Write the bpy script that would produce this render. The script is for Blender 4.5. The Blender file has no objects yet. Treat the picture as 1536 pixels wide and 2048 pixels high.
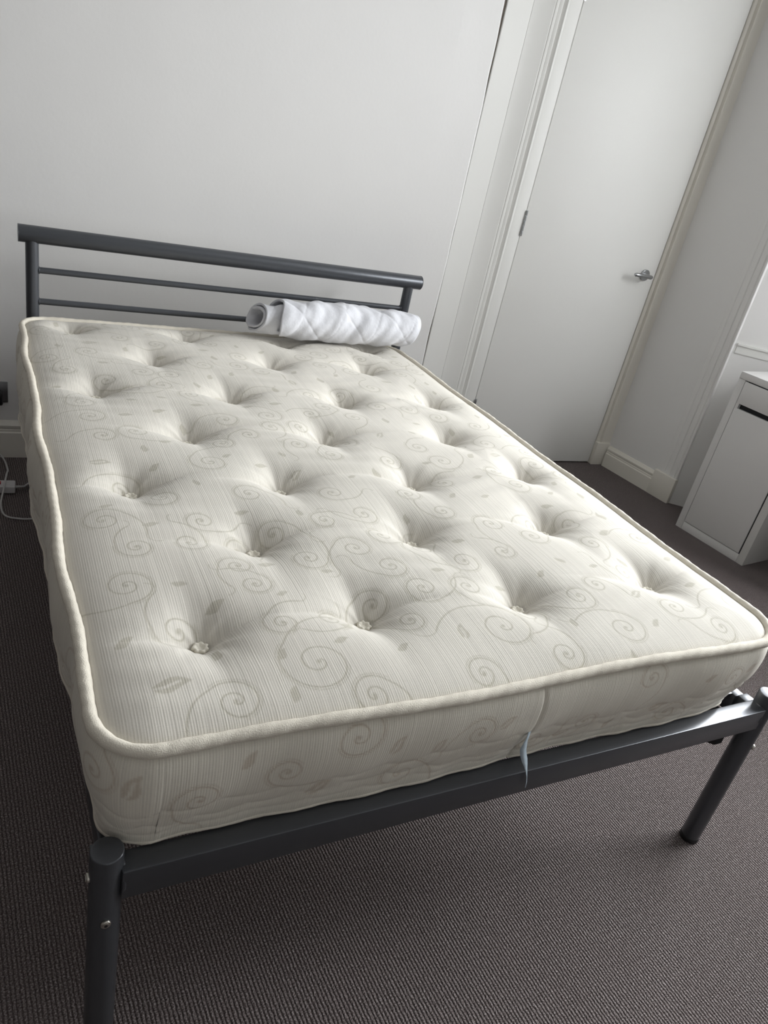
import bpy, bmesh, math, random
import numpy as np
from mathutils import Vector, Matrix
random.seed(4); rng = np.random.default_rng(7)
scene = bpy.context.scene
COL = scene.collection

# ------------------------------------------------------------------ camera
cam_d = bpy.data.cameras.new('camera'); cam = bpy.data.objects.new('camera', cam_d); COL.objects.link(cam)
cam_d.sensor_fit = 'HORIZONTAL'; cam_d.sensor_width = 36.0; cam_d.lens = 34.739
cam_d.clip_start = 0.02; cam_d.clip_end = 60
RT = (0.88268289, -0.42490959, 0.20080526); UP = (0.03654655, 0.48803912, 0.87205629); FW = (0.4685459, 0.76241043, -0.44631276)
M = Matrix.Identity(4)
for i in range(3):
    M[i][0] = RT[i]; M[i][1] = UP[i]; M[i][2] = -FW[i]
M.translation = (-0.1219986, -0.6978891, 1.3910337)
cam.matrix_world = M
scene.camera = cam

# ------------------------------------------------------------------ exposure, daylight
scene.view_settings.view_transform = 'Standard'
scene.view_settings.look = 'None'
scene.view_settings.gamma = 1.0
scene.view_settings.use_curve_mapping = False
scene.view_settings.exposure = 0.0
world = bpy.data.worlds.new('sky'); scene.world = world; world.use_nodes = True
wb = world.node_tree.nodes['Background']; wb.inputs[0].default_value = (0.80, 0.90, 1.0, 1); wb.inputs[1].default_value = 1.0

P2 = Vector((2.950, 2.103, 0)); RWD = Vector((0.1306, -0.9914, 0)).normalized(); RWN = Vector((-RWD.y, RWD.x, 0))
def rw(u, y, z=0): return P2 + RWD * u + RWN * y + Vector((0, 0, z))     # right wall frame: u along the wall, y into it
def area(name, loc, target, sx, sy, power, color):
    d = bpy.data.lights.new(name, 'AREA'); d.shape = 'RECTANGLE'; d.size = sx; d.size_y = sy; d.energy = power; d.color = color
    o = bpy.data.objects.new(name, d); COL.objects.link(o); o.location = loc
    o.rotation_euler = (Vector(target) - Vector(loc)).to_track_quat('-Z', 'Y').to_euler(); return o
area('daylight', rw(1.72, 0.44, 1.68), rw(1.62, 0.0, 1.57), 1.90, 1.62, 208, (0.955, 0.98, 1.0))

# ------------------------------------------------------------------ helpers
def mat(name, base, rough=0.6, metal=0.0, spec=0.5):
    m = bpy.data.materials.new(name); m.use_nodes = True; b = m.node_tree.nodes['Principled BSDF']
    b.inputs['Base Color'].default_value = (*base, 1); b.inputs['Roughness'].default_value = rough
    b.inputs['Metallic'].default_value = metal; b.inputs['Specular IOR Level'].default_value = spec
    return m
def N(m, t, **k):
    n = m.node_tree.nodes.new(t)
    for a, v in k.items(): setattr(n, a, v)
    return n
def L(m, a, b): m.node_tree.links.new(a, b)
def ramp(m, fac, stops):
    r = N(m, 'ShaderNodeValToRGB'); L(m, fac, r.inputs[0]); e = r.color_ramp.elements
    while len(e) < len(stops): e.new(0.5)
    for x, (pos, c) in zip(e, stops): x.position = pos; x.color = (*c, 1)
    return r.outputs[0]
def noise(m, vec, scale, detail=2.0, rough=0.5):
    n = N(m, 'ShaderNodeTexNoise'); L(m, vec, n.inputs['Vector']); n.inputs['Scale'].default_value = scale
    n.inputs['Detail'].default_value = detail; n.inputs['Roughness'].default_value = rough; return n.outputs[0]
def mapping(m, sc, rot=(0, 0, 0), kind='Object'):
    t = N(m, 'ShaderNodeTexCoord'); g = N(m, 'ShaderNodeMapping'); g.inputs['Scale'].default_value = sc; g.inputs['Rotation'].default_value = rot
    L(m, t.outputs[kind], g.inputs['Vector']); return g.outputs[0]
def bump(m, h, dist, strength=1.0, prev=None):
    b = N(m, 'ShaderNodeBump'); L(m, h, b.inputs['Height']); b.inputs['Distance'].default_value = dist; b.inputs['Strength'].default_value = strength
    if prev is not None: L(m, prev, b.inputs['Normal'])
    return b.outputs[0]
def mth(m, op, a, b=None, c=None):
    n = N(m, 'ShaderNodeMath', operation=op)
    for i, v in enumerate((a, b, c)):
        if v is None: continue
        if isinstance(v, (int, float)): n.inputs[i].default_value = v
        else: L(m, v, n.inputs[i])
    return n.outputs[0]
def mixc(m, fac, a, b):
    n = N(m, 'ShaderNodeMix', data_type='RGBA')
    if isinstance(fac, (int, float)): n.inputs[0].default_value = fac
    else: L(m, fac, n.inputs[0])
    for i, v in ((6, a), (7, b)):
        if isinstance(v, tuple): n.inputs[i].default_value = (*v, 1)
        else: L(m, v, n.inputs[i])
    return n.outputs[2]
def pb(m): return m.node_tree.nodes['Principled BSDF']

def link(name, me, material, parent=None, smooth=False):
    o = bpy.data.objects.new(name, me); COL.objects.link(o)
    if parent is not None: o.parent = parent
    if material is not None: me.materials.append(material)
    if smooth:
        me.polygons.foreach_set('use_smooth', [True] * len(me.polygons))
    return o
def fin(name, bm, material, parent=None, smooth=False, angle=None):
    bmesh.ops.recalc_face_normals(bm, faces=bm.faces[:])
    me = bpy.data.meshes.new(name); bm.to_mesh(me); bm.free()
    o = link(name, me, material, parent, smooth or angle is not None)
    if angle is not None: me.set_sharp_from_angle(angle=math.radians(angle))
    return o
def empty(name, loc, rz=0.0):
    o = bpy.data.objects.new(name, None); COL.objects.link(o); o.location = loc; o.rotation_euler = (0, 0, rz); o.empty_display_size = 0.05; return o
def tag(o, label=None, cat=None, group=None, kind=None):
    for k, v in (('label', label), ('category', cat), ('group', group), ('kind', kind)):
        if v: o[k] = v
    return o
def box(bm, x0, x1, y0, y1, z0, z1, bev=0.0, seg=2):
    vs = [bm.verts.new((x, y, z)) for x in (x0, x1) for y in (y0, y1) for z in (z0, z1)]
    fs = [(0, 1, 3, 2), (4, 6, 7, 5), (0, 4, 5, 1), (2, 3, 7, 6), (0, 2, 6, 4), (1, 5, 7, 3)]
    faces = [bm.faces.new([vs[i] for i in f]) for f in fs]
    if bev:
        es = list({e for f in faces for e in f.edges})
        bmesh.ops.bevel(bm, geom=es, offset=bev, segments=seg, profile=0.5, affect='EDGES')
def frames(path, closed=False):
    n = len(path); out = []; prev = None
    for i in range(n):
        a = path[(i - 1) % n] if (closed or i > 0) else path[i]
        b = path[(i + 1) % n] if (closed or i < n - 1) else path[i]
        t = (b - a).normalized()
        if prev is None:
            ref = Vector((0, 0, 1)) if abs(t.z) < 0.9 else Vector((1, 0, 0))
            s = t.cross(ref).normalized()
        else:
            s = (prev - t * prev.dot(t)).normalized()
        prev = s; out.append((s, t.cross(s).normalized()))
    return out
def tube(bm, path, r, seg=16, closed=False, cap=True, capbev=0.0, rfun=None):
    path = [Vector(p) for p in path]
    fr = frames(path, closed); rings = []
    for i, (p, (s, b)) in enumerate(zip(path, fr)):
        rings.append([bm.verts.new(p + (s * math.cos(2 * math.pi * k / seg) + b * math.sin(2 * math.pi * k / seg)) * (rfun(i, k) if rfun else r)) for k in range(seg)])
    m = len(rings)
    for i in range(m if closed else m - 1):
        A, B = rings[i], rings[(i + 1) % m]
        for k in range(seg):
            bm.faces.new((A[k], A[(k + 1) % seg], B[(k + 1) % seg], B[k]))
    if cap and not closed:
        bm.faces.new(rings[0]); bm.faces.new(rings[-1])
    return rings
def rod(bm, a, b, r, seg=24, bev=0.0):
    a = Vector(a); b = Vector(b)
    if bev:
        d = (b - a).normalized(); pts = [a, a, b, b]
        s0 = d.cross(Vector((0, 0, 1)) if abs(d.z) < .9 else Vector((1, 0, 0))).normalized(); b0 = d.cross(s0)
        prof = [(0, r - bev)] + [(bev * (1 - math.cos(t * math.pi / 6)), r - bev + bev * math.sin(t * math.pi / 6)) for t in (1, 2, 3)]
        ln = (b - a).length
        prof = [(bev * (1 - math.cos(t * math.pi / 6)), r - bev + bev * math.sin(t * math.pi / 6)) for t in range(4)]
        prof = prof + [(ln - x, rr) for x, rr in reversed(prof)]
        rings = [[bm.verts.new(a + d * x + (s0 * math.cos(2 * math.pi * k / seg) + b0 * math.sin(2 * math.pi * k / seg)) * rr) for k in range(seg)] for x, rr in prof]
        for A, B in zip(rings, rings[1:]):
            for k in range(seg): bm.faces.new((A[k], A[(k + 1) % seg], B[(k + 1) % seg], B[k]))
        bm.faces.new(rings[0]); bm.faces.new(rings[-1])
    else:
        tube(bm, [a, b], r, seg)
def prism(bm, pts, z0, z1, axis='z'):
    # pts: 2D outline; extruded along an axis
    def P(a, b, c): return {'z': (a, b, c), 'x': (c, a, b), 'y': (a, c, b)}[axis]
    A = [bm.verts.new(P(a, b, z0)) for a, b in pts]; B = [bm.verts.new(P(a, b, z1)) for a, b in pts]
    n = len(pts)
    bm.faces.new(A); bm.faces.new(list(reversed(B)))
    for i in range(n): bm.faces.new((A[i], A[(i + 1) % n], B[(i + 1) % n], B[i]))
def gridmesh(name, X, Y, Z, attr=None, along=None):
    h, w = X.shape
    me = bpy.data.meshes.new(name)
    co = np.stack([X, Y, Z], -1).reshape(-1, 3).astype(np.float32)
    idx = np.arange(h * w).reshape(h, w)
    q = np.stack([idx[:-1, :-1], idx[:-1, 1:], idx[1:, 1:], idx[1:, :-1]], -1).reshape(-1, 4).astype(np.int32)
    me.vertices.add(len(co)); me.vertices.foreach_set('co', co.ravel())
    me.loops.add(q.size); me.loops.foreach_set('vertex_index', q.ravel())
    me.polygons.add(len(q)); me.polygons.foreach_set('loop_start', np.arange(0, q.size, 4, dtype=np.int32))
    me.polygons.foreach_set('use_smooth', np.ones(len(q), dtype=bool))
    me.update(calc_edges=True)
    if attr is not None:
        a = me.attributes.new('pattern', 'FLOAT', 'POINT'); a.data.foreach_set('value', attr.ravel().astype(np.float32))
    if along is not None:
        a = me.attributes.new('along', 'FLOAT', 'POINT'); a.data.foreach_set('value', along.ravel().astype(np.float32))
    me.validate()
    return me

# ------------------------------------------------------------------ materials
def paint(name, base, rough, stain=0.0, bumpd=0.0006):
    m = mat(name, base, rough); v = mapping(m, (1, 1, 1))
    n1 = noise(m, v, 1.6, 3.0)
    c = mixc(m, n1, tuple(x * 0.97 for x in base), base)
    if stain:
        vo = N(m, 'ShaderNodeTexVoronoi'); L(m, v, vo.inputs['Vector']); vo.inputs['Scale'].default_value = 2.1
        sp = mth(m, 'LESS_THAN', vo.outputs['Distance'], 0.012)
        sp2 = mth(m, 'MULTIPLY', sp, stain)
        c = mixc(m, sp2, c, (0.42, 0.38, 0.33))
    L(m, c, pb(m).inputs['Base Color'])
    L(m, bump(m, noise(m, v, 60, 3.0), bumpd, 0.5, bump(m, noise(m, v, 3.0, 2.0), 0.006, 0.5)), pb(m).inputs['Normal'])
    return m
M_wall = paint('wall_paint', (0.80, 0.79, 0.775), 0.55, stain=0.6)
M_gloss = paint('cream_gloss_paint', (0.78, 0.75, 0.68), 0.30, bumpd=0.0003)
M_door = paint('white_door_paint', (0.82, 0.815, 0.785), 0.5, bumpd=0.0002)
M_ceil = paint('ceiling_paint', (0.74, 0.74, 0.73), 0.8)
M_crack = mat('dark_gap', (0.17, 0.145, 0.12), 0.9)
M_steel = mat('silver_grey_powder_coat', (0.085, 0.090, 0.100), 0.30, 0.45)
_v = mapping(M_steel, (1, 1, 1)); L(M_steel, bump(M_steel, noise(M_steel, _v, 900, 1.0), 0.0002, 0.35), pb(M_steel).inputs['Normal'])
M_bolt = mat('zinc_bolt', (0.55, 0.53, 0.48), 0.3, 1.0)
M_chrome = mat('satin_chrome', (0.42, 0.43, 0.44), 0.28, 1.0)
M_black = mat('black_plastic', (0.012, 0.012, 0.013), 0.5)
M_slot = mat('slot_interior', (0.008, 0.009, 0.012), 0.7)
M_white_pl = mat('white_plastic', (0.62, 0.60, 0.60), 0.4)
M_red = mat('red_plastic', (0.45, 0.02, 0.03), 0.4)
M_desk = paint('white_laminate', (0.72, 0.71, 0.70), 0.32, bumpd=0.0001)
M_deskside = paint('laminate_side', (0.70, 0.69, 0.67), 0.35, bumpd=0.0001)
M_wood = paint('pale_birch_slat', (0.72, 0.66, 0.55), 0.5)
M_cable = mat('white_cable', (0.55, 0.54, 0.53), 0.45)
M_tag = mat('pale_blue_grey_label', (0.42, 0.50, 0.56), 0.6)
M_pane = bpy.data.materials.new('window_glass'); M_pane.use_nodes = True
nt = M_pane.node_tree; nt.nodes.remove(nt.nodes['Principled BSDF'])
_t = nt.nodes.new('ShaderNodeBsdfTransparent'); _g = nt.nodes.new('ShaderNodeBsdfGlossy'); _g.inputs['Roughness'].default_value = 0.02
_x = nt.nodes.new('ShaderNodeMixShader'); _f = nt.nodes.new('ShaderNodeFresnel'); nt.links.new(_f.outputs[0], _x.inputs[0])
nt.links.new(_t.outputs[0], _x.inputs[1]); nt.links.new(_g.outputs[0], _x.inputs[2]); nt.links.new(_x.outputs[0], nt.nodes['Material Output'].inputs[0])

# ribbed loop pile carpet
M_carpet = mat('ribbed_loop_carpet', (0.13, 0.11, 0.10), 0.95, 0, 0.15)
m = M_carpet; v = mapping(m, (1, 1, 1), (0, 0, math.radians(-3)))
sx = N(m, 'ShaderNodeSeparateXYZ'); L(m, v, sx.inputs[0])
warp = mth(m, 'MULTIPLY', mth(m, 'SUBTRACT', noise(m, v, 90, 1.0), 0.5), 0.0035)
wx = mth(m, 'ADD', sx.outputs[0], warp)
rib = mth(m, 'ABSOLUTE', mth(m, 'SINE', mth(m, 'MULTIPLY', wx, math.pi / 0.0072)))
loop = mth(m, 'ABSOLUTE', mth(m, 'SINE', mth(m, 'ADD', mth(m, 'MULTIPLY', sx.outputs[1], math.pi / 0.0062), mth(m, 'MULTIPLY', noise(m, v, 60, 0.0), 9.0))))
fib = noise(m, v, 330, 2.0, 0.7)
hgt = mth(m, 'ADD', mth(m, 'MULTIPLY', rib, mth(m, 'ADD', mth(m, 'MULTIPLY', loop, 0.38), 0.62)), mth(m, 'MULTIPLY', fib, 0.9))
c1 = ramp(m, fib, [(0.33, (0.09, 0.073, 0.070)), (0.50, (0.25, 0.216, 0.21)), (0.66, (0.60, 0.545, 0.535))])
c2 = mixc(m, mth(m, 'POWER', mth(m, 'MULTIPLY', rib, mth(m, 'ADD', mth(m, 'MULTIPLY', loop, 0.45), 0.55)), 0.65), (0.055, 0.043, 0.041), c1)
big = noise(m, v, 7, 3.0); c3 = mixc(m, mth(m, 'MULTIPLY', big, 0.35), c2, (0.18, 0.135, 0.13))
L(m, c3, pb(m).inputs['Base Color'])
L(m, bump(m, hgt, 0.0045, 1.0), pb(m).inputs['Normal'])

# mattress ticking: fine woven stripes along the bed plus the woven vine pattern held in the "pattern" attribute
def ticking(name, stripe_axis, base, pat, amp):
    m = mat(name, base, 0.8, 0, 0.2); v = mapping(m, (1, 1, 1))
    al = N(m, 'ShaderNodeAttribute', attribute_name='along')
    def cloth(sc_):
        if stripe_axis == 'x': return mapping(m, sc_)
        z_ = N(m, 'ShaderNodeSeparateXYZ'); L(m, v, z_.inputs[0]); c_ = N(m, 'ShaderNodeCombineXYZ')
        L(m, mth(m, 'MULTIPLY', al.outputs['Fac'], sc_[0]), c_.inputs[0]); L(m, mth(m, 'MULTIPLY', z_.outputs[2], sc_[2]), c_.inputs[2]); return c_.outputs[0]
    sc = {'x': (250, 0.9, 0.9), 'u': (250, 250, 0.9)}[stripe_axis]
    vs = cloth(sc); st0 = noise(m, vs, 1.0, 2.0, 0.6)
    sp = N(m, 'ShaderNodeSeparateXYZ'); L(m, v, sp.inputs[0]); cc = sp.outputs[0] if stripe_axis == 'x' else al.outputs['Fac']
    jit = noise(m, cloth(tuple(q * 0.12 for q in sc)), 1.0, 0.0)
    wave = mth(m, 'SINE', mth(m, 'ADD', mth(m, 'MULTIPLY', cc, 2 * math.pi / 0.0038), mth(m, 'MULTIPLY', jit, 7.0)))
    st = mth(m, 'ADD', mth(m, 'MULTIPLY', wave, 0.075), mth(m, 'ADD', mth(m, 'MULTIPLY', st0, 0.55), 0.22))
    vs2 = cloth(tuple(s * 0.16 if s > 100 else s * 0.3 for s in sc)); st2 = noise(m, vs2, 1.0, 1.0)
    vw = mapping(m, (60, 900, 900)) ; wv = noise(m, vw, 1.0, 1.0)
    at = N(m, 'ShaderNodeAttribute', attribute_name='pattern')
    s = mth(m, 'ADD', mth(m, 'MULTIPLY', st, 0.9), mth(m, 'MULTIPLY', st2, 0.1))
    c = ramp(m, s, [(0.36, tuple(x * 0.90 for x in base)), (0.50, tuple(x * 0.97 for x in base)), (0.62, tuple(min(1, x * 1.03) for x in base))])
    fac = mth(m, 'MULTIPLY', at.outputs['Fac'], mth(m, 'ADD', mth(m, 'MULTIPLY', wv, 0.6), 0.62))
    fac.node.use_clamp = True
    c = mixc(m, fac, c, pat)
    L(m, c, pb(m).inputs['Base Color'])
    hh = mth(m, 'SUBTRACT', mth(m, 'ADD', mth(m, 'MULTIPLY', s, 1.0), mth(m, 'MULTIPLY', wv, 0.25)), mth(m, 'MULTIPLY', at.outputs['Fac'], 0.25))
    L(m, bump(m, hh, amp, 0.8), pb(m).inputs['Normal'])
    pb(m).inputs['Sheen Weight'].default_value = 0.15
    return m
M_top = ticking('cream_ticking_top', 'x', (0.715, 0.68, 0.61), (0.46, 0.43, 0.35), 0.0011)
M_side = ticking('cream_ticking_border_lightened', 'u', (0.82, 0.78, 0.68), (0.57, 0.49, 0.39), 0.0012)  # same cloth as the top, colour lightened to brighten the dim foot face
M_piping = mat('cream_tape_edge', (0.78, 0.73, 0.63), 0.75, 0, 0.2)
_v = mapping(M_piping, (1, 1, 1)); L(M_piping, bump(M_piping, noise(M_piping, _v, 500, 2.0), 0.0012, 0.6), pb(M_piping).inputs['Normal'])
M_tuft = mat('cream_felt_tuft', (0.82, 0.78, 0.68), 0.9, 0, 0.1)
M_roll = mat('white_quilted_cotton', (0.72, 0.725, 0.76), 0.85, 0, 0.15)
_v = mapping(M_roll, (1, 1, 1)); L(M_roll, bump(M_roll, noise(M_roll, _v, 700, 2.0), 0.0008, 0.5, bump(M_roll, noise(M_roll, _v, 28, 3.0), 0.006, 0.5)), pb(M_roll).inputs['Normal'])

# ------------------------------------------------------------------ the room
HWA = math.atan2(-0.035, 1.0)                       # headboard wall is turned a touch; local x along it, local y into it
HW0 = Vector((0, 2.235, 0))
RWA = math.atan2(RWD.y, RWD.x)
H = 2.85
def S(name, bm, m, parent=None, **k):
    o = fin(name, bm, m, parent, **k)
    if parent is None: o['kind'] = 'structure'
    return o
def placed(o, loc, rz): o.location = loc; o.rotation_euler = (0, 0, rz); return o

bm = bmesh.new(); box(bm, -3.1, 4.3, -2.7, 2.9, -0.06, 0.0); S('floor', bm, M_carpet)
bm = bmesh.new(); box(bm, -3.1, 4.3, -2.7, 2.9, H, H + 0.08); S('ceiling', bm, M_ceil)

# wall behind the headboard; its right end is a ragged plaster edge against the door lining
bm = bmesh.new()
zs = [i * 0.06 for i in range(int(H / 0.06) + 1)] + [H]
def gap(z):
    g = 0.0012 + 0.0065 * max(0, 1 - abs(z - 0.62) / 0.22) + 0.012 * max(0, (z - 1.45) / 0.6) ** 1.2
    return g + 0.0008 * math.sin(z * 31) + 0.0006 * math.sin(z * 83)
F = []
for z in zs:
    e = 1.674 - gap(z)
    bulge = 0.006 * max(0, (z - 1.2)) 
    F.append([bm.verts.new((x, y, z)) for x, y in ((-3.1, 0), (1.50, 0), (e - 0.006, bulge), (e, bulge + 0.003), (e, 0.0085), (1.59, 0.0086), (1.59, 0.06), (-3.1, 0.06))])
for A, B in zip(F, F[1:]):
    for k in range(8): bm.faces.new((A[k], A[(k + 1) % 8], B[(k + 1) % 6], B[k]))
bm.faces.new(F[0]); bm.faces.new(F[-1])
placed(S('wall_back', bm, M_wall), HW0, HWA)
bm = bmesh.new(); box(bm, 1.60, 1.6742, 0.0095, 0.09, 0, H); placed(S('trim_5', bm, M_crack), HW0, HWA)
# wall above the door and the dark hallway side behind it
bm = bmesh.new(); box(bm, 1.70, 3.0, 0.045, 0.12, 2.32, H); placed(S('wall_over_door', bm, M_wall), HW0, HWA)
bm = bmesh.new(); box(bm, 1.68, 3.02, 0.13, 0.16, 0, 2.32); placed(S('wall_behind_door', bm, M_crack), HW0, HWA)

# door lining on the left: flat board, then a moulded architrave swelling towards the door
bm = bmesh.new()
pr = [(1.6745, 0.06), (1.6745, 0.006), (1.677, 0.004), (1.786, 0.004), (1.7875, 0.0055), (1.789, 0.004)]
for t in range(1, 9): pr.append((1.789 + t * 0.0105, 0.004 - 0.018 * (t / 8) ** 1.4))
pr += [(1.876, -0.012), (1.880, -0.015), (1.888, -0.016), (1.892, -0.012), (1.899, -0.016), (1.907, -0.017), (1.911, -0.013), (1.918, -0.018), (1.924, -0.023), (1.930, -0.023), (1.934, -0.019), (1.934, 0.06)]
prism(bm, pr, 0, 2.32)
placed(S('trim_1', bm, M_door, angle=28), HW0, HWA)
# door frame: hinge jamb, lock jamb and head with plinth block
bm = bmesh.new(); box(bm, 1.942, 2.001, -0.006, 0.10, 0, 2.32, 0.0015); placed(S('trim_2', bm, M_door, angle=30), HW0, HWA)
bm = bmesh.new()
prism(bm, [(2.868, 0.10), (2.868, 0.004), (2.872, -0.001), (2.884, -0.003), (2.887, -0.001), (2.890, -0.016), (2.893, -0.018), (2.962, -0.018), (2.966, -0.014), (2.966, 0.10)], 0.131, 2.32)
box(bm, 2.864, 2.972, -0.024, 0.10, 0, 0.131, 0.003)
placed(S('trim_3', bm, M_gloss, angle=28), HW0, HWA)
# the door
bm = bmesh.new(); box(bm, 2.0075, 2.858, -0.002, 0.040, 0.008, 2.28, 0.002)
door = placed(S('door_1', bm, M_door, angle=30), HW0, HWA)
tag(door, label='flush white painted door to the right of the bed, closed, with a chrome lever')
def hinge(z0, z1):
    bm = bmesh.new(); n = 5; dz = (z1 - z0) / n
    for k in range(n): rod(bm, (2.004, -0.010, z0 + k * dz + 0.0008), (2.004, -0.010, z0 + (k + 1) * dz - 0.0008), 0.0055, 14, 0.0008)
    box(bm, 1.996, 2.014, -0.0045, -0.002, z0, z1)
    o = fin('hinge', bm, M_chrome, door, angle=30); return o
for a, b in ((0.235, 0.34), (1.113, 1.220), (2.0, 2.105)): hinge(a, b)
bm = bmesh.new()
rod(bm, (2.79, -0.002, 1.034), (2.79, -0.012, 1.034), 0.027, 32, 0.002)
rod(bm, (2.79, -0.010, 1.034), (2.79, -0.050, 1.034), 0.0085, 20)
tube(bm, [(2.795, -0.052, 1.034), (2.785, -0.055, 1.034), (2.76, -0.056, 1.035), (2.72, -0.056, 1.036), (2.690, -0.055, 1.036), (2.681, -0.054, 1.036)], 0.009, 16, rfun=lambda i, k: (0.0075, 0.010, 0.0085, 0.0095, 0.0095, 0.006)[i])
fin('door_handle', bm, M_chrome, door, angle=40)
# right wall beyond the door: wall face, window architrave, splayed reveal
def skirt(name, x0, x1, parent_loc, rz, hh=0.147, plinth=None):
    bm = bmesh.new()
    pr = [(0.0, 0.0), (-0.020, 0.0), (-0.020, hh - 0.045), (-0.0165, hh - 0.040), (-0.0165, hh - 0.034), (-0.014, hh - 0.030), (-0.017, hh - 0.024), (-0.017, hh - 0.016), (-0.011, hh - 0.009), (-0.007, hh - 0.004), (-0.004, hh), (0.0, hh)]
    prism(bm, pr, x0, x1, axis='x')
    if plinth: box(bm, plinth[0], plinth[1], -0.026, 0.0, 0, plinth[2], 0.004)
    return placed(S(name, bm, M_gloss, angle=30), parent_loc, rz)
skirt('baseboard_back', -3.1, 1.66, HW0, HWA)
skirt('baseboard_right', 0.0, 0.325, P2, RWA, 0.120, (0.325, 0.462, 0.137))
U1 = 0.455; RD = 0.27; UW0 = U1 + 0.27; UW1 = 2.70; U2 = UW1 + 0.215
bm = bmesh.new(); box(bm, -0.08, U1 - 0.11, 0.0, 0.5, 0, H); placed(S('wall_right', bm, M_wall), P2, RWA)
bm = bmesh.new()
prism(bm, [(U1 - 0.11, 0.05), (U1 - 0.11, 0.0), (U1 - 0.104, -0.003), (U1 - 0.086, -0.006), (U1 - 0.080, -0.004), (U1 - 0.076, -0.008), (U1 - 0.052, -0.009), (U1 - 0.047, -0.005), (U1 - 0.042, -0.011), (U1 - 0.020, -0.013), (U1 - 0.015, -0.009), (U1 - 0.010, -0.014), (U1 - 0.002, -0.014), (U1, -0.011), (U1, 0.05)], 0.0, 2.62)
placed(S('trim_4', bm, M_wall, angle=25), P2, RWA)
bm = bmesh.new()
prism(bm, [(U1, 0.0), (UW0, RD), (UW0 - 0.02, RD + 0.18), (U1 - 0.11, RD + 0.18), (U1 - 0.11, 0.02)], 0, H)
placed(S('wall_reveal_left', bm, M_wall), P2, RWA)
bm = bmesh.new()
prism(bm, [(U2, 0.0), (UW1, RD), (UW1 + 0.02, RD + 0.18), (4.95, RD + 0.18), (4.95, 0.0)], 0, H)
placed(S('wall_right_near', bm, M_wall), P2, RWA)
bm = bmesh.new(); box(bm, UW0 - 0.05, UW1 + 0.05, RD, RD + 0.16, 0, 0.86); placed(S('wall_under_window', bm, M_wall), P2, RWA)
bm = bmesh.new(); prism(bm, [(U1, 0.0), (UW0, RD), (UW0, RD + .18), (UW1, RD + .18), (UW1, RD), (U2, 0.0)], 2.50, H); placed(S('wall_over_window', bm, M_wall), P2, RWA)
# sill nosing that runs round on to the splayed reveal
dv = Vector((UW0 - U1, RD, 0)).normalized(); nv = Vector((dv.y, -dv.x, 0))
bm = bmesh.new()
a = Vector((U1, 0, 0)) + dv * 0.012; b = Vector((UW0, RD, 0))
prism(bm, [((a)[0], a[1]), (b[0], b[1]), ((b + nv * 0.012)[0], (b + nv * 0.012)[1]), ((a + nv * 0.007)[0], (a + nv * 0.007)[1])], 0.852, 0.862)
prism(bm, [((a)[0], a[1]), (b[0], b[1]), ((b + nv * 0.004)[0], (b + nv * 0.004)[1]), ((a + nv * 0.003)[0], (a + nv * 0.003)[1])], 0.815, 0.852)
box(bm, UW0, UW1, RD - 0.03, RD + 0.10, 0.84, 0.866, 0.004)
placed(S('trim_6', bm, M_door, angle=30), P2, RWA)
# sash window
bm = bmesh.new()
for x0, x1, z0, z1 in ((UW0, UW0 + 0.07, 0.866, 2.5), (UW1 - 0.035, UW1, 0.866, 2.5), (UW0, UW1, 0.866, 0.905), (UW0, UW1, 2.44, 2.5)):
    box(bm, x0, x1, RD - 0.002, RD + 0.07, z0, z1, 0.003)
win = placed(S('window_1', bm, M_door, angle=30), P2, RWA)
bm = bmesh.new(); box(bm, UW0 + 0.035, UW1 - 0.035, RD + 0.01, RD + 0.05, 1.66, 1.71, 0.003); fin('meeting_rail', bm, M_door, win, angle=30)
for z0, z1 in ((0.905, 1.66), (1.71, 2.44)):
    bm = bmesh.new(); box(bm, UW0 + 0.035, UW1 - 0.035, RD + 0.028, RD + 0.032, z0, z1); fin('window_pane', bm, M_pane, win)
# the rest of the room, behind and left of the camera
bm = bmesh.new(); box(bm, -1.38, -1.3, -2.7, 2.9, 0, H); S('wall_left', bm, paint('bounce_cutting_dark_paint', (0.10, 0.09, 0.085), 0.7))  # unseen wall, set close and coloured dark to cut light bounced at the bed
bm = bmesh.new(); box(bm, -3.1, 4.3, -2.78, -2.7, 0, H); S('wall_front', bm, M_wall)

# ------------------------------------------------------------------ bed frame
WP = 1.399
bed = empty('metal_bed_frame', (WP / 2, 0.97, 0))
tag(bed, 'silver grey tubular metal double bed frame standing on the carpet', 'bed')
off = Vector((-WP / 2, -0.97, 0))
def bpart(name, bm, m, parent=bed, **k):
    bmesh.ops.translate(bm, verts=bm.verts[:], vec=off) if parent is bed or True else None
    return fin(name, bm, m, parent, **k)
def foot_post(x):
    bm = bmesh.new(); rod(bm, (x, 0, 0.012), (x, 0, 0.473), 0.0225, 40, 0.0022)
    o = bpart('leg', bm, M_steel, angle=40)
    bm = bmesh.new(); rod(bm, (x, 0, 0.0), (x, 0, 0.014), 0.0232, 32, 0.002); bpart('foot_cap', bm, M_black, o, angle=40)
    return o
lp = foot_post(0.0); rp = foot_post(WP)
def bolt(parent, pos, d):
    p = Vector(pos); d = Vector(d)
    bm = bmesh.new(); rod(bm, p - d * 0.002, p + d * 0.0035, 0.0072, 20, 0.0018)
    rod(bm, p + d * 0.0033, p + d * 0.0042, 0.0048, 20)
    o = bpart('bolt', bm, M_bolt, parent, angle=40)
    bm = bmesh.new(); rod(bm, p + d * 0.0040, p + d * 0.0046, 0.0026, 6); bpart('bolt_socket', bm, M_black, o)
bolt(lp, (-0.001, -0.0225, 0.347), (0, -1, 0)); bolt(lp, (-0.0225, 0.0, 0.425), (-1, 0, 0))
bolt(rp, (WP + 0.012, -0.0195, 0.325), (0.5, -0.86, 0))
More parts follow.
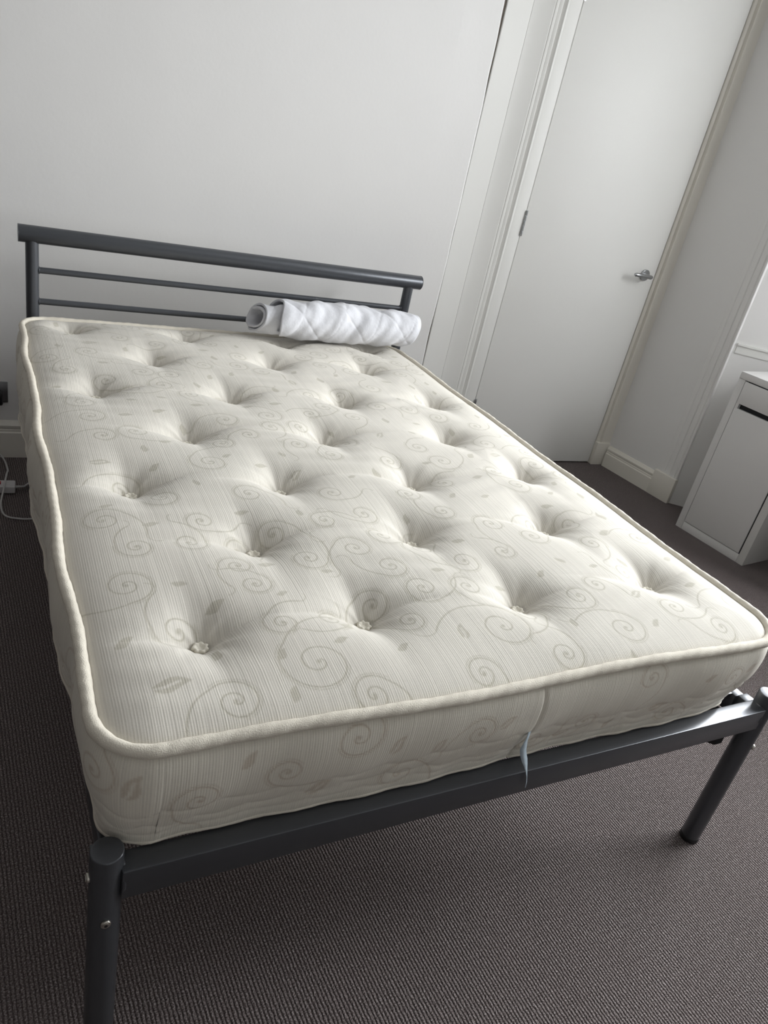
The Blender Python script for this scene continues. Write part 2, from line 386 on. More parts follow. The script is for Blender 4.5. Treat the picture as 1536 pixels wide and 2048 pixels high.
bm = bmesh.new(); box(bm, 0.018, WP - 0.018, -0.021, 0.017, 0.388, 0.444, 0.003)
fr = bpart('foot_rail', bm, M_steel, angle=30)
for sg, x in ((1, 0.0), (-1, WP)):
    bm = bmesh.new()
    tube(bm, [Vector((x + sg * 0.0215, -0.002 + 0.0175 * math.cos(t), 0.416 + 0.027 * math.sin(t))) for t in [i * 2 * math.pi / 28 for i in range(28)]], 0.0030, 8, closed=True)
    bpart('weld_bead', bm, M_steel, fr, smooth=True)
for x in (-0.004, WP - 0.026):
    bm = bmesh.new(); box(bm, x, x + 0.030, 0.050, 1.915, 0.375, 0.425, 0.003); sr = bpart('side_rail', bm, M_steel, angle=30)
    bm = bmesh.new(); xc = 0.0 if x < 0.5 else WP
    box(bm, xc - 0.016, xc + 0.016, 0.016, 0.052, 0.375, 0.425, 0.002); bpart('rail_connector', bm, M_steel, sr, angle=30)
    if x > 0.5:
        bm = bmesh.new()
        prism(bm, [(0.028, 0.372), (0.028, 0.300), (0.050, 0.288), (0.085, 0.300), (0.085, 0.372)], WP - 0.050, WP - 0.026, axis='x')
        bpart('corner_bracket', bm, M_black, sr, angle=30)
    # slat ledge
    bm = bmesh.new(); lx = x + 0.030 if x < 0.5 else x - 0.022
    box(bm, lx, lx + 0.022, 0.06, 1.90, 0.421, 0.425); bpart('slat_ledge', bm, M_steel, sr)
# headboard
for x in (0.0225, 1.375):
    bm = bmesh.new(); rod(bm, (x, 1.94, 0.012), (x, 1.94, 0.888), 0.0195, 36)
    hp_ = bpart('headboard_post', bm, M_steel, angle=40)
    bm = bmesh.new(); rod(bm, (x, 1.94, 0.0), (x, 1.94, 0.014), 0.0205, 28, 0.002); bpart('foot_cap', bm, M_black, hp_, angle=40)
bm = bmesh.new(); rod(bm, (-0.0150, 1.94, 0.8975), (1.421, 1.94, 0.8975), 0.0265, 40, 0.0012)
hr = bpart('headboard_top_rail', bm, M_steel, angle=40)
for xa, xb in ((-0.0170, -0.0148), (1.4208, 1.423)):
    bm = bmesh.new(); rod(bm, (xa, 1.94, 0.8975), (xb, 1.94, 0.8975), 0.0268, 40, .0006); bpart('end_cap', bm, M_steel, hr, angle=40)
for z in (0.790, 0.691):
    bm = bmesh.new(); rod(bm, (0.040, 1.94, z), (1.357, 1.94, z), 0.0100, 24)
    for xx in (0.0415, 1.3555): rod(bm, (xx - .002, 1.94, z), (xx + .002, 1.94, z), 0.0122, 20, 0.001)
    bpart('headboard_rung', bm, M_steel, angle=40)
bm = bmesh.new(); box(bm, 0.04, 1.36, 1.925, 1.955, 0.375, 0.43, 0.003); bpart('head_rail', bm, M_steel, angle=30)
for k in range(14):
    y = 0.075 + k * 0.138
    bm = bmesh.new(); box(bm, 0.030, WP - 0.030, y, y + 0.062, 0.429, 0.4405, 0.002); sl = bpart('slat', bm, M_wood, angle=30)
    for xa in (0.028, WP - 0.062):
        bm = bmesh.new(); box(bm, xa, xa + 0.034, y - 0.003, y + 0.065, 0.4255, 0.4435, 0.002)
        bpart('slat_holder', bm, M_white_pl, sl, angle=30)

# ------------------------------------------------------------------ mattress
SW = [(0.312, 0.097, 70, 0), (0.129, 0.231, 45, 2), (0.261, 0.372, 36, 1), (0.275, 0.311, 36, 5), (0.401, 0.382, 42, 3), (0.371, 0.495, 40, 4), (0.379, 0.206, 36, 2), (0.583, 0.255, 45, 1), (0.68, 0.248, 42, 5), (0.514, 0.174, 33, 0), (0.679, 0.122, 70, 3), (0.58, 0.028, 38, 2), (0.934, 0.072, 52, 1), (0.9, 0.176, 42, 4), (0.972, 0.206, 33, 0), (1.098, 0.25, 42, 2), (1.285, 0.107, 55, 5), (0.835, 0.354, 32, 1), (0.875, 0.466, 45, 3), (0.586, 0.537, 40, 0), (0.486, 0.514, 36, 4), (1.25, 0.375, 40, 5), (1.082, 0.65, 45, 2), (1.113, 0.467, 40, 0), (1.238, 0.784, 48, 1), (1.193, 1.033, 32, 3), (0.934, 0.793, 52, 5), (0.904, 0.877, 38, 2), (0.78, 0.802, 38, 1), (0.632, 0.833, 40, 4), (0.8, 1.077, 40, 0), (1.015, 1.152, 36, 5), (0.972, 1.327, 40, 2), (0.733, 1.254, 45, 3), (0.552, 0.634, 40, 1), (0.555, 1.246, 40, 4), (0.317, 0.793, 52, 0), (0.183, 0.96, 48, 3), (0.37, 0.9, 38, 5), (0.355, 1.643, 36, 2), (0.374, 1.47, 40, 1), (0.873, 1.523, 38, 0), (1.076, 1.643, 36, 3), (1.16, 1.48, 38, 4), (0.806, 1.717, 36, 1), (0.987, 1.714, 36, 5), (1.296, 1.603, 36, 2), (0.166, 1.319, 40, 3), (0.094, 1.044, 44, 1), (0.181, 0.642, 44, 2), (0.06, 0.554, 48, 0), (0.068, 0.343, 50, 4), (0.237, 0.537, 38, 3), (1.323, 0.229, 45, 1), (0.528, 0.999, 38, 2), (0.542, 1.691, 34, 4), (0.715, 1.781, 30, 0), (0.248, 1.679, 34, 5), (1.336, 0.622, 40, 3), (0.784, 0.531, 38, 4), (1.103, 0.111, 40, 3), (0.17, 0.046, 45, 1), (0.374, 0.02, 40, 4), (0.762, 0.035, 40, 1)]
LF = [(0.09, 0.093, 62, 0.1), (0.172, 0.161, 36, 1.2), (0.196, 0.269, 42, 0.5), (0.368, 0.141, 30, 0.3), (0.397, 0.182, 26, 2.6), (0.644, 0.305, 32, -0.2), (0.314, 0.278, 24, 0.3), (0.422, 0.337, 26, -0.2), (0.755, 0.408, 32, -0.2), (0.443, 0.549, 28, 1.4), (0.326, 0.569, 32, 0), (0.318, 0.376, 36, 0), (1.124, 0.287, 32, 2), (0.948, 0.3, 28, 2.2), (0.905, 0.006, 30, 1.5), (0.084, 0.808, 50, 0), (0.186, 0.865, 34, 1.5), (0.156, 1.612, 50, 0), (0.173, 1.439, 34, -0.2), (0.242, 0.905, 32, 0.1), (0.374, 0.964, 30, -0.2), (0.362, 0.823, 28, 0.5), (0.501, 0.835, 26, 2), (0.766, 0.252, 26, -0.2), (0.14, 0.528, 34, 0.2), (0.071, 0.61, 30, 0.2), (0.937, 0.976, 26, 2.2), (0.883, 0.786, 30, -0.1), (0.942, 0.592, 30, 0.2), (1.233, 1.894, 28, 0.4), (0.769, 1.531, 28, 0.2), (1.313, 1.459, 30, 0), (0.635, 0.711, 28, 0.4), (0.453, 1.777, 30, 0), (0.701, 1.004, 26, 2), (1.1, 0.542, 34, -0.3), (1.02, 0.271, 26, 0), (1.26, 0.28, 34, 0.2), (0.466, 0.108, 30, 0.5), (0.263, 0.125, 28, 1.0)]
MX0, MX1, MY0, MY1 = -0.019, 1.331, -0.008, 1.900
ZT = 0.646; ZB = 0.4448; CR = 0.085
BUT = [(0.161, 0.209), (0.452, 0.216), (0.785, 0.207), (1.155, 0.219), (0.326, 0.468), (0.678, 0.463), (1.050, 0.470), (0.136, 0.717), (0.463, 0.712), (0.806, 0.711), (1.170, 0.732),
       (0.313, 0.983), (0.673, 0.970), (1.060, 0.974), (0.134, 1.261), (0.490, 1.246), (0.835, 1.236), (1.168, 1.252), (0.328, 1.528), (0.712, 1.552), (1.058, 1.556), (0.122, 1.800), (0.480, 1.795), (0.83, 1.80), (1.17, 1.80)]
def edge_warp(x, y):
    # the tape edge wanders a little: it is drawn in beside each tuft row, more on the left
    fl = np.exp(-np.clip(x - MX0, 0, None) / 0.10); frr = np.exp(-np.clip(MX1 - x, 0, None) / 0.10)
    fn = np.exp(-np.clip(y - MY0, 0, None) / 0.10)
    dx = fl * (0.004 * np.sin((y - 0.08) * 2 * math.pi / 0.52) + 0.0015 * np.sin(y * 23 + 1)) - frr * 0.003 * np.sin((y - 0.05) * 2 * math.pi / 0.52)
    dy = fn * 0.004 * np.sin((x + 0.05) * 2 * math.pi / 0.68)
    dz = fl * 0.003 * np.sin((y + 0.05) * 2 * math.pi / 0.52 + 1) + frr * 0.003 * np.sin(y * 2 * math.pi / 0.52) - fn * 0.003 * np.cos(x * 2 * math.pi / 0.66)
    return dx, dy, dz
def hfun(x, y):
    b = np.array(BUT); h = np.full_like(x, 0.022)
    near = np.full_like(x, 9.0)
    pit = np.zeros_like(x); cre = np.zeros_like(x); rad = np.zeros_like(x)
    for i, (bx, by) in enumerate(b):
        dx = x - bx; dy = y - by; wob = 0.010 * np.sin(dx * 14 + i * 1.7) * np.clip(np.abs(dx) / .1, 0, 1)
        r = np.sqrt(dx * dx + dy * dy)
        rc = np.clip(r - 0.010, 0, None)
        pit = np.maximum(pit, 0.026 * np.exp(-(np.sqrt(rc * rc + 0.004 ** 2) - .004) / 0.026) + 0.011 * np.exp(-(r / 0.068) ** 2))
        sx = 0.105 + 0.03 * math.sin(i * 2.3)
        cy = np.abs(dy - wob - 0.10 * dx * np.sign(dx) * 0.9)
        cre = np.maximum(cre, 0.0165 * np.exp(-(np.sqrt(cy * cy + 0.0020 ** 2) - 0.0020) / 0.018) * np.exp(-(dx / sx) ** 2))
        cx = np.abs(dx + 0.06 * dy)
        cre = np.maximum(cre, 0.010 * np.exp(-(np.sqrt(cx * cx + 0.012 ** 2) - 0.012) / 0.028) * np.exp(-(dy / 0.12) ** 2))
        th = np.arctan2(dy, dx)
        rad += 0.0013 * np.sin(th * 9 + i) * np.exp(-r / 0.055) * np.clip(r / 0.02, 0, 1)
        near = np.minimum(near, r)
    h = h - pit - cre * 0.9 + rad
    h += 0.0016 * np.sin(x * 17 + 1.3 * np.sin(y * 6)) * np.sin(y * 13 + 1.1)
    # shallow cross wrinkles between the rows
    wr = np.sin(y * 95 + 5 * np.sin(x * 3.1) + 2 * np.sin(x * 9.7))
    h += 0.0009 * wr * (0.5 + 0.5 * np.sin(x * 7 + y * 11)) * np.clip(near / 0.07, 0, 1)
    return h
STEP = 0.0023
ny = int((MY1 - MY0) / STEP); nx = int((MX1 - MX0) / STEP)
t = (np.linspace(0, 1, ny)); inset = 0.009
ya = MY0 + inset + (MY1 - MY0 - 2 * inset) * (0.5 - 0.5 * np.cos(np.pi * t)) if False else MY0 + inset + (MY1 - MY0 - 2 * inset) * t
cr = CR - inset
d0 = np.clip(cr - (ya - (MY0 + inset)), 0, None); d1 = np.clip(cr - ((MY1 - inset) - ya), 0, None)
dd = np.maximum(d0, d1); hw = (MX1 - MX0) / 2 - inset - (cr - np.sqrt(np.clip(cr * cr - dd * dd, 0, None)))
s = np.linspace(-1, 1, nx)
X = (MX0 + MX1) / 2 + hw[:, None] * s[None, :]; Y = np.repeat(ya[:, None], nx, 1)
def rrect_dist(x, y, r, ins=0.0):
    cx = (MX0 + MX1) / 2; cy = (MY0 + MY1) / 2; hx = (MX1 - MX0) / 2 - ins; hy = (MY1 - MY0) / 2 - ins
    qx = np.abs(x - cx) - (hx - r); qy = np.abs(y - cy) - (hy - r)
    return -(np.sqrt(np.clip(qx, 0, None) ** 2 + np.clip(qy, 0, None) ** 2) + np.minimum(np.maximum(qx, qy), 0) - r)
D = np.clip(rrect_dist(X, Y, CR), 0, None)
fade = 1 - np.exp(-((D - inset).clip(0)) / 0.045)
hz = hfun(X, Y) * fade - 0.004 * np.exp(-((D - inset).clip(0)) / 0.006)
wx_, wy_, wz_ = edge_warp(X, Y)
# woven vine pattern, rasterised as a per-vertex attribute from curves and leaves laid out on the cloth
def new_img(w, hgt): return np.zeros((int(hgt / 0.0015) + 1, int(w / 0.0015) + 1), np.float32)
def splat(img, px, py, rad, val=1.0):
    ix = np.round(px / 0.0015).astype(int); iy = np.round(py / 0.0015).astype(int); k = int(rad / 0.0015) + 2
    for ox in range(-k, k + 1):
        for oy in range(-k, k + 1):
            gx = ix + ox; gy = iy + oy
            d = np.sqrt((gx * 0.0015 - px) ** 2 + (gy * 0.0015 - py) ** 2)
            w = np.clip(1.4 - d / rad, 0, 1) * val
            ok = (gx >= 0) & (gy >= 0) & (gx < img.shape[1]) & (gy < img.shape[0])
            np.maximum.at(img, (gy[ok], gx[ok]), w[ok])
def spiral(img, cx, cy, R, code):
    sgn = 1 if code % 2 == 0 else -1; a0 = code * 1.05 + cx * 7
    th = np.linspace(0, 1, int(R * 9000)); turns = 1.75
    rr = R * (0.10 + 0.90 * (1 - th) ** 1.15); an = a0 + sgn * th * turns * 2 * math.pi
    px = cx + rr * np.cos(an); py = cy + rr * np.sin(an)
    splat(img, px, py, 0.0015, 1.0)
    n = len(th) // 3; splat(img, px[:n] + 0.005 * np.cos(an[:n]), py[:n] + 0.005 * np.sin(an[:n]), 0.0012, 0.6 )
    t2 = np.linspace(0, 1, int(R * 5000)); an2 = a0 - sgn * t2 * 1.3; r2 = R * (1 + 1.1 * t2 ** 1.5)
    px = cx + r2 * np.cos(an2); py = cy + r2 * np.sin(an2); splat(img, px, py, 0.0015, 0.95)
    q = len(px) - 1
    # stub curl the other way at the end of the tail
    t3 = np.linspace(0, 1, int(R * 3000)); dxx = px[-1] - px[-3]; dyy = py[-1] - py[-3]; hd = math.atan2(dyy, dxx)
    hdv = hd + sgn * 2.2 * t3; stp = R * 0.9 / len(t3)
    splat(img, px[-1] + np.cumsum(np.cos(hdv)) * stp, py[-1] + np.cumsum(np.sin(hdv)) * stp, 0.0013, 0.7)
    splat(img, np.full(1, cx), np.full(1, cy), 0.004, 0.9)
def leaf(img, cx, cy, Ls, ang):
    n = int(Ls / 0.0011); u, w = np.meshgrid(np.linspace(-1, 1, n), np.linspace(-1, 1, max(6, n // 2)))
    u = u.ravel(); w = w.ravel(); half = 0.21 * (1 - u * u) ** 1.0 * (1 - 0.35 * u)
    mid = (np.abs(w * half) * Ls > 0.0026) | (u > 0.5) | (Ls < 0.04)
    lx = u[mid] * Ls / 2; ly = (w * half)[mid] * Ls + 0.05 * Ls * np.sin(u[mid] * 3)
    c, s_ = math.cos(ang), math.sin(ang)
    splat(img, cx + lx * c - ly * s_, cy + lx * s_ + ly * c, 0.0010, 0.78)
img = new_img(MX1 - MX0, MY1 - MY0)
for (a_, b_, R_, c_) in SW: spiral(img, a_ - MX0, b_ - MY0, R_ / 1000 * 0.92, c_)
for (a_, b_, l_, g_) in LF: leaf(img, a_ - MX0, b_ - MY0, l_ / 1000 * 0.95, g_)
rl = random.Random(5); pts_ = [(a, b) for a, b, _, _ in SW] + [(a, b) for a, b, _, _ in LF]; add_ = 0
for _ in range(4000):
    a_, b_ = rl.uniform(0.03, 1.29), rl.uniform(0.04, 1.85)
    if all((a_ - p[0]) ** 2 + (b_ - p[1]) ** 2 > 0.078 ** 2 for p in pts_):
        pts_.append((a_, b_)); add_ += 1
        if add_ % 2 == 0: spiral(img, a_ - MX0, b_ - MY0, rl.uniform(0.030, 0.042), rl.randint(0, 5))
        else: leaf(img, a_ - MX0, b_ - MY0, rl.uniform(0.026, 0.042), rl.uniform(-0.4, 1.8))
def sample(img, x, y):
    fx = np.clip(x / 0.0015, 0, img.shape[1] - 1.001); fy = np.clip(y / 0.0015, 0, img.shape[0] - 1.001)
    ix = fx.astype(int); iy = fy.astype(int); ax = fx - ix; ay = fy - iy
    return (img[iy, ix] * (1 - ax) + img[iy, ix + 1] * ax) * (1 - ay) + (img[iy + 1, ix] * (1 - ax) + img[iy + 1, ix + 1] * ax) * ay
pat = sample(img, X - MX0, Y - MY0)

mattress = empty('mattress', ((MX0 + MX1) / 2, (MY0 + MY1) / 2, ZB))
tag(mattress, 'cream button-tufted mattress with woven vine pattern lying on the metal bed frame', 'mattress')
MO = np.array([(MX0 + MX1) / 2, (MY0 + MY1) / 2, ZB])
me = gridmesh('top_panel', X + wx_ - MO[0], Y + wy_ - MO[1], ZT + hz + wz_ - MO[2], pat)
link('top_panel', me, M_top, mattress)
# perimeter
def perim(n):
    w = MX1 - MX0; l = MY1 - MY0; segs = [w - 2 * CR, CR * math.pi / 2, l - 2 * CR, CR * math.pi / 2] * 2
    tot = sum(segs); out = []
    for i in range(n):
        d = tot * i / n; k = 0
        while d > segs[k]: d -= segs[k]; k += 1
        if k == 0: p, nn = (MX0 + CR + d, MY0), (0, -1)
        elif k == 2: p, nn = (MX1, MY0 + CR + d), (1, 0)
        elif k == 4: p, nn = (MX1 - CR - d, MY1), (0, 1)
        elif k == 6: p, nn = (MX0, MY1 - CR - d), (-1, 0)
        else:
            a = d / CR; c = {1: (MX1 - CR, MY0 + CR, -math.pi / 2), 3: (MX1 - CR, MY1 - CR, 0), 5: (MX0 + CR, MY1 - CR, math.pi / 2), 7: (MX0 + CR, MY0 + CR, math.pi)}[k]
            nn = (math.cos(c[2] + a), math.sin(c[2] + a)); p = (c[0] + CR * nn[0], c[1] + CR * nn[1])
        out.append((*p, *nn, tot * i / n))
    return np.array(out), tot
NP = 2400; PP, TOT = perim(NP); nz = 76
img2 = new_img(TOT, 0.23)
r2 = random.Random(11)
xpos = 0.05
while xpos < TOT:
    spiral(img2, xpos, r2.uniform(0.04, 0.17), r2.uniform(0.028, 0.045), r2.randint(0, 5))
    leaf(img2, xpos + r2.uniform(0.05, 0.08), r2.uniform(0.05, 0.18), r2.uniform(0.03, 0.055), r2.uniform(-0.3, 1.3)); xpos += r2.uniform(0.10, 0.15)
tz = np.linspace(0, 1, nz)                         # 0 top, 1 bottom
sarr = np.append(PP[:, 4], TOT); P_ = np.vstack([PP, PP[:1]]); 
SS, TT = np.meshgrid(sarr, tz)
ex, ey, ez = edge_warp(P_[:, 0], P_[:, 1])
prof = 0.004 + 0.007 * np.sin(np.pi * np.clip(TT * 1.3, 0, 1)) - 0.012 * np.exp(-TT / 0.045) - (0.004 + 0.019 * np.exp(-(P_[:, 1] - MY0) / 0.22)[None]) * TT ** 2.0 + (0.014 * np.clip(-P_[:, 2], 0, 1) * np.clip((P_[:, 1] - 0.25) / 0.8, 0, 1))[None] * TT ** 0.6 - 0.010 * TT ** 1.5 * np.exp(-((P_[:, 0] - MX1) ** 2 + (P_[:, 1] - MY0) ** 2)[None] / 0.15 ** 2)
# quilted border: flowing scallop stitch lines press shallow grooves into the lower part
zz = TT * (ZT - ZB)
q1 = 0.112 + 0.010 * np.abs(np.sin(SS * 2 * math.pi / 0.17)) + 0.006 * np.sin(SS * 9)
q2 = 0.146 + 0.012 * np.abs(np.sin(SS * 2 * math.pi / 0.15 + 1)) + 0.006 * np.sin(SS * 13 + 1)
q3 = 0.172 + 0.008 * np.abs(np.sin(SS * 2 * math.pi / 0.19 + 2))
for q in (q1, q2, q3): prof = prof - 0.0022 * np.exp(-np.abs(zz - q) / 0.0045)
prof += 0.0022 * np.sin(SS * 21 + 3 * np.sin(SS * 5)) * np.sin(np.pi * TT) + 0.0015 * np.sin(SS * 55 + TT * 9) * TT
seam_s = 0.692 - (MX0 + CR)                         # seam on the foot end
prof -= 0.005 * np.exp(-np.abs(SS - seam_s - 0.006 * np.sin(TT * 5)) / 0.0022)
prof += 0.004 * np.exp(-((SS - seam_s + 0.045) / 0.05) ** 2) * np.sin(np.pi * np.clip((TT - .35) * 1.6, 0, 1))
BX = P_[:, 0][None] + ex[None] + P_[:, 2][None] * prof; BY = P_[:, 1][None] + ey[None] + P_[:, 3][None] * prof
BZ = ZT - 0.006 + ez[None] * (1 - TT) - TT * (ZT - 0.006 - ZB - 0.004)
p2 = sample(img2, SS, (1 - TT) * 0.2)
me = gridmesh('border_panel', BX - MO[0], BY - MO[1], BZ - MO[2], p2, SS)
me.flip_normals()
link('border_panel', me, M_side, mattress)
# underside
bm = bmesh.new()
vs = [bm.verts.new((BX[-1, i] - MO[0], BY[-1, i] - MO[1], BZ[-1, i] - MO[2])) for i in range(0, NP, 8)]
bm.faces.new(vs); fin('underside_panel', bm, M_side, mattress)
def piping(name, pts, r):
    bm = bmesh.new()
    tube(bm, pts, r, 14, closed=True, rfun=lambda i, k: r * (1 + 0.06 * math.sin(i * 0.31) + 0.04 * math.sin(i * 1.13 + k)))
    return fin(name, bm, M_piping, mattress, smooth=True)
piping('piping', [Vector((PP[i][0] + ex[i] - PP[i][2] * 0.002 - MO[0], PP[i][1] + ey[i] - PP[i][3] * 0.002 - MO[1], ZT - 0.001 + ez[i] - MO[2])) for i in range(0, NP, 2)], 0.0098)
piping('piping', [Vector((BX[-1][i] - PP[i][2] * 0.003 - MO[0], BY[-1][i] - PP[i][3] * 0.003 - MO[1], 0.0052)) for i in range(0, NP, 2)], 0.0050)
# ruffled felt tufts
def tuft_mesh(seed):
    bm = bmesh.new(); r_ = random.Random(seed); n = 40; rings = []
    ph = r_.uniform(0, 6)
    for (rr, z, lob) in ((0.0060, -0.005, 0.0), (0.0110, -0.002, 0.05), (0.0130, 0.0015, 0.09), (0.0125, 0.0045, 0.10), (0.0102, 0.0062, 0.09), (0.0075, 0.0050, 0.06), (0.0050, 0.0025, 0.03), (0.0025, 0.0020, 0.0)):
        rings.append([bm.verts.new((rr * (1 + lob * math.sin(7 * a + ph) + lob * .6 * math.sin(11 * a + 2 * ph)) * math.cos(a), rr * (1 + lob * math.sin(7 * a + ph)) * math.sin(a), z + lob * 0.008 * math.sin(7 * a + 1 + ph))) for a in [2 * math.pi * k / n for k in range(n)]])
    for A, B in zip(rings, rings[1:]):
        for k in range(n): bm.faces.new((A[k], A[(k + 1) % n], B[(k + 1) % n], B[k]))
    bm.faces.new(rings[-1]); bm.faces.new(rings[0])
    bmesh.ops.recalc_face_normals(bm, faces=bm.faces[:])
    me = bpy.data.meshes.new('tuft_button'); bm.to_mesh(me); bm.free(); me.materials.append(M_tuft)
    me.polygons.foreach_set('use_smooth', [True] * len(me.polygons)); return me
tms = [tuft_mesh(k) for k in range(4)]
for i, (bx, by) in enumerate(BUT):
    hx = hfun(np.array([[bx]]), np.array([[by]]))[0, 0]; Dd = rrect_dist(np.array(bx), np.array(by), CR)
    z = ZT + hx * (1 - math.exp(-(Dd - inset) / 0.045)) + 0.006
    o = bpy.data.objects.new('tuft_button', tms[i % 4]); COL.objects.link(o); o.parent = mattress
    o.location = (bx - MO[0], by - MO[1], z - MO[2]); o.rotation_euler = (0, 0, i * 1.3)
# care label caught in the foot-end seam
def ribbon(name, pts, wid, m, parent, org):
    bm = bmesh.new(); A = []
    for (x, y, z, w, tw) in pts:
        dx = w / 2 * math.cos(tw); dy = w / 2 * math.sin(tw)
        A.append((bm.verts.new((x - dx - org[0], y - dy - org[1], z - org[2])), bm.verts.new((x + dx - org[0], y + dy - org[1], z - org[2]))))
    for a, b in zip(A, A[1:]): bm.faces.new((a[0], a[1], b[1], b[0]))
    o = fin(name, bm, m, parent, smooth=True); sm = o.modifiers.new('s', 'SOLIDIFY'); sm.thickness = 0.0006; return o
ribbon('care_label', [(0.6985, 0.002, 0.553, 0.003, .1), (0.693, -0.008, 0.543, 0.008, .2), (0.686, -0.015, 0.531, 0.015, .5), (0.680, -0.019, 0.519, 0.017, .4), (0.678, -0.022, 0.507, 0.013, -.1), (0.681, -0.024, 0.496, 0.015, .1), (0.688, -0.025, 0.482, 0.016, .3), (0.695, -0.026, 0.468, 0.013, .5), (0.701, -0.027, 0.454, 0.009, .7), (0.706, -0.028, 0.440, 0.006, .8), (0.710, -0.029, 0.425, 0.004, .6), (0.712, -0.029, 0.411, 0.002, .4)], 0, M_tag, mattress, MO)

# ------------------------------------------------------------------ rolled quilted mattress protector
RX0, RX1 = 0.80, 1.352; ry, rz0 = 1.812, ZT + 0.026
roll = empty('rolled_mattress_protector', (1.05, ry, rz0))
tag(roll, 'white quilted mattress protector rolled up on the mattress against the headboard', 'bedding')
def spiral_sheet(name, r0, r1, turns, xl, xr, a0, seed, ctr=(0.0, 0.075)):
    nu = 300; nv = 120
    U, V = np.meshgrid(np.linspace(0, 1, nu), np.linspace(0, 1, nv), indexing='ij')
    rr = r0 + (r1 - r0) * U; an = a0 + U * turns * 2 * math.pi
    x = (xl(U)) + (xr(U) - xl(U)) * V
    # soft waviness and lengthwise sag
    w = 0.0035 * np.sin(an * 2.0 + x * 16 + seed) + 0.0025 * np.sin(an * 3 + x * 41 + seed * 2) + 0.0020 * np.sin(x * 60 + an * 1.0)
    # diamond quilting pulls stitched lines inwards
    arc = rr * an; P = 0.15
    q = np.minimum(np.abs(((0.45 * arc + x) / P + 0.13) % 1 - 0.5), 0.004 + np.abs(((0.8 * arc - x) / P * 0.8 + 0.4) % 1 - 0.5)) * P
    w += 0.0022 * np.sin(an * 1.0 + 3 * np.sin(x * 11 + seed)) + 0.0012 * np.sin(x * 120 + 3 * np.sin(an * 2))
    w -= 0.0026 * np.exp(-q / 0.006)
    taper = 1 - 0.22 * np.exp(-(RX1 - x).clip(0) / 0.030) - 0.05 * np.exp(-np.abs(x - RX0) / 0.05)
    R = (rr + w) * taper
    y = np.cos(an) * R * 1.04; z = np.sin(an) * R * 0.93
    z = np.maximum(z, -0.066 + 0.002 * np.sin(x * 40)) 
    me = gridmesh(name, x - 1.05, y + ctr[0], z + ctr[1] - 0.004, None)
    o = link(name, me, M_roll, roll); sm = o.modifiers.new('s', 'SOLIDIFY'); sm.thickness = 0.007; sm.offset = -1; return o
spiral_sheet('outer_fold', 0.058, 0.072, 1.35, lambda u: RX0 + 0.012 * np.sin(u * 16) + 0.02 * (u - .5), lambda u: RX1 - 0.010 * np.sin(u * 9), -2.5, 1)
spiral_sheet('inner_roll', 0.030, 0.0535, 1.7, lambda u: RX0 - 0.080 + 0.02 * np.sin(u * 11) + 0.012 * u, lambda u: RX1 - 0.03 + 0 * u, 0.8, 3, (0.004, 0.070))

# ------------------------------------------------------------------ desk
DA = Vector((2.838, 1.435, 0)); DDIR = Vector((0.114, -0.9935, 0)).normalized(); DRZ = math.atan2(DDIR.y, DDIR.x)
desk = empty('desk', DA, DRZ)
tag(desk, 'white laminate desk with drawer and cupboard standing in front of the window', 'desk')
DEP = 0.385
def dp(name, boxes, m=M_desk, parent=desk, bev=0.0012):
    bm = bmesh.new()
    for b in boxes: box(bm, *b, bev)
    return fin(name, bm, m, parent, angle=30)
dp('desktop', [(0.0, 0.76, 0.0, DEP, 0.7585, 0.789)])
dp('side_panel', [(0.0, 0.0325, 0.0015, DEP, 0.0, 0.7575)])
dp('side_panel', [(0.3435, 0.378, 0.0015, DEP, 0.0, 0.7575)], M_deskside)
dp('plinth_rail', [(0.0335, 0.3425, 0.002, 0.02, 0.0, 0.041)])
dp('base_panel', [(0.0335, 0.3425, 0.022, DEP - 0.01, 0.041, 0.055)])
dp('back_panel', [(0.0335, 0.3425, DEP - 0.02, DEP - 0.006, 0.056, 0.75)])
dp('divider', [(0.0335, 0.3425, 0.024, DEP - 0.03, 0.655, 0.668)], M_slot)
dp('leg_panel', [(0.725, 0.76, 0.0015, DEP, 0.0, 0.7575)])
dp('modesty_panel', [(0.379, 0.724, DEP - 0.06, DEP - 0.045, 0.42, 0.757)])
# door front with the routed finger slot above it
bm = bmesh.new()
box(bm, 0.0355, 0.3375, 0.0, 0.016, 0.0445, 0.6325, 0.001)
cd = fin('cabinet_door', bm, M_desk, desk, angle=30)
bm = bmesh.new()
box(bm, 0.0355, 0.3385, 0.0, 0.016, 0.6545, 0.754, 0.001)
box(bm, 0.0355, 0.0500, 0.0, 0.016, 0.6322, 0.6560, 0.0)
dr = fin('drawer', bm, M_desk, desk, angle=30)
bm = bmesh.new(); box(bm, 0.050, 0.342, 0.0175, 0.022, 0.625, 0.665); fin('handle_recess', bm, M_slot, desk)
bm = bmesh.new(); box(bm, 0.050, 0.342, 0.0005, 0.02, 0.7535, 0.7583); fin('drawer_gap', bm, M_slot, desk)
bm = bmesh.new(); box(bm, 0.3385, 0.3432, 0.004, 0.02, 0.0, 0.75); fin('hinge_gap', bm, M_slot, desk)

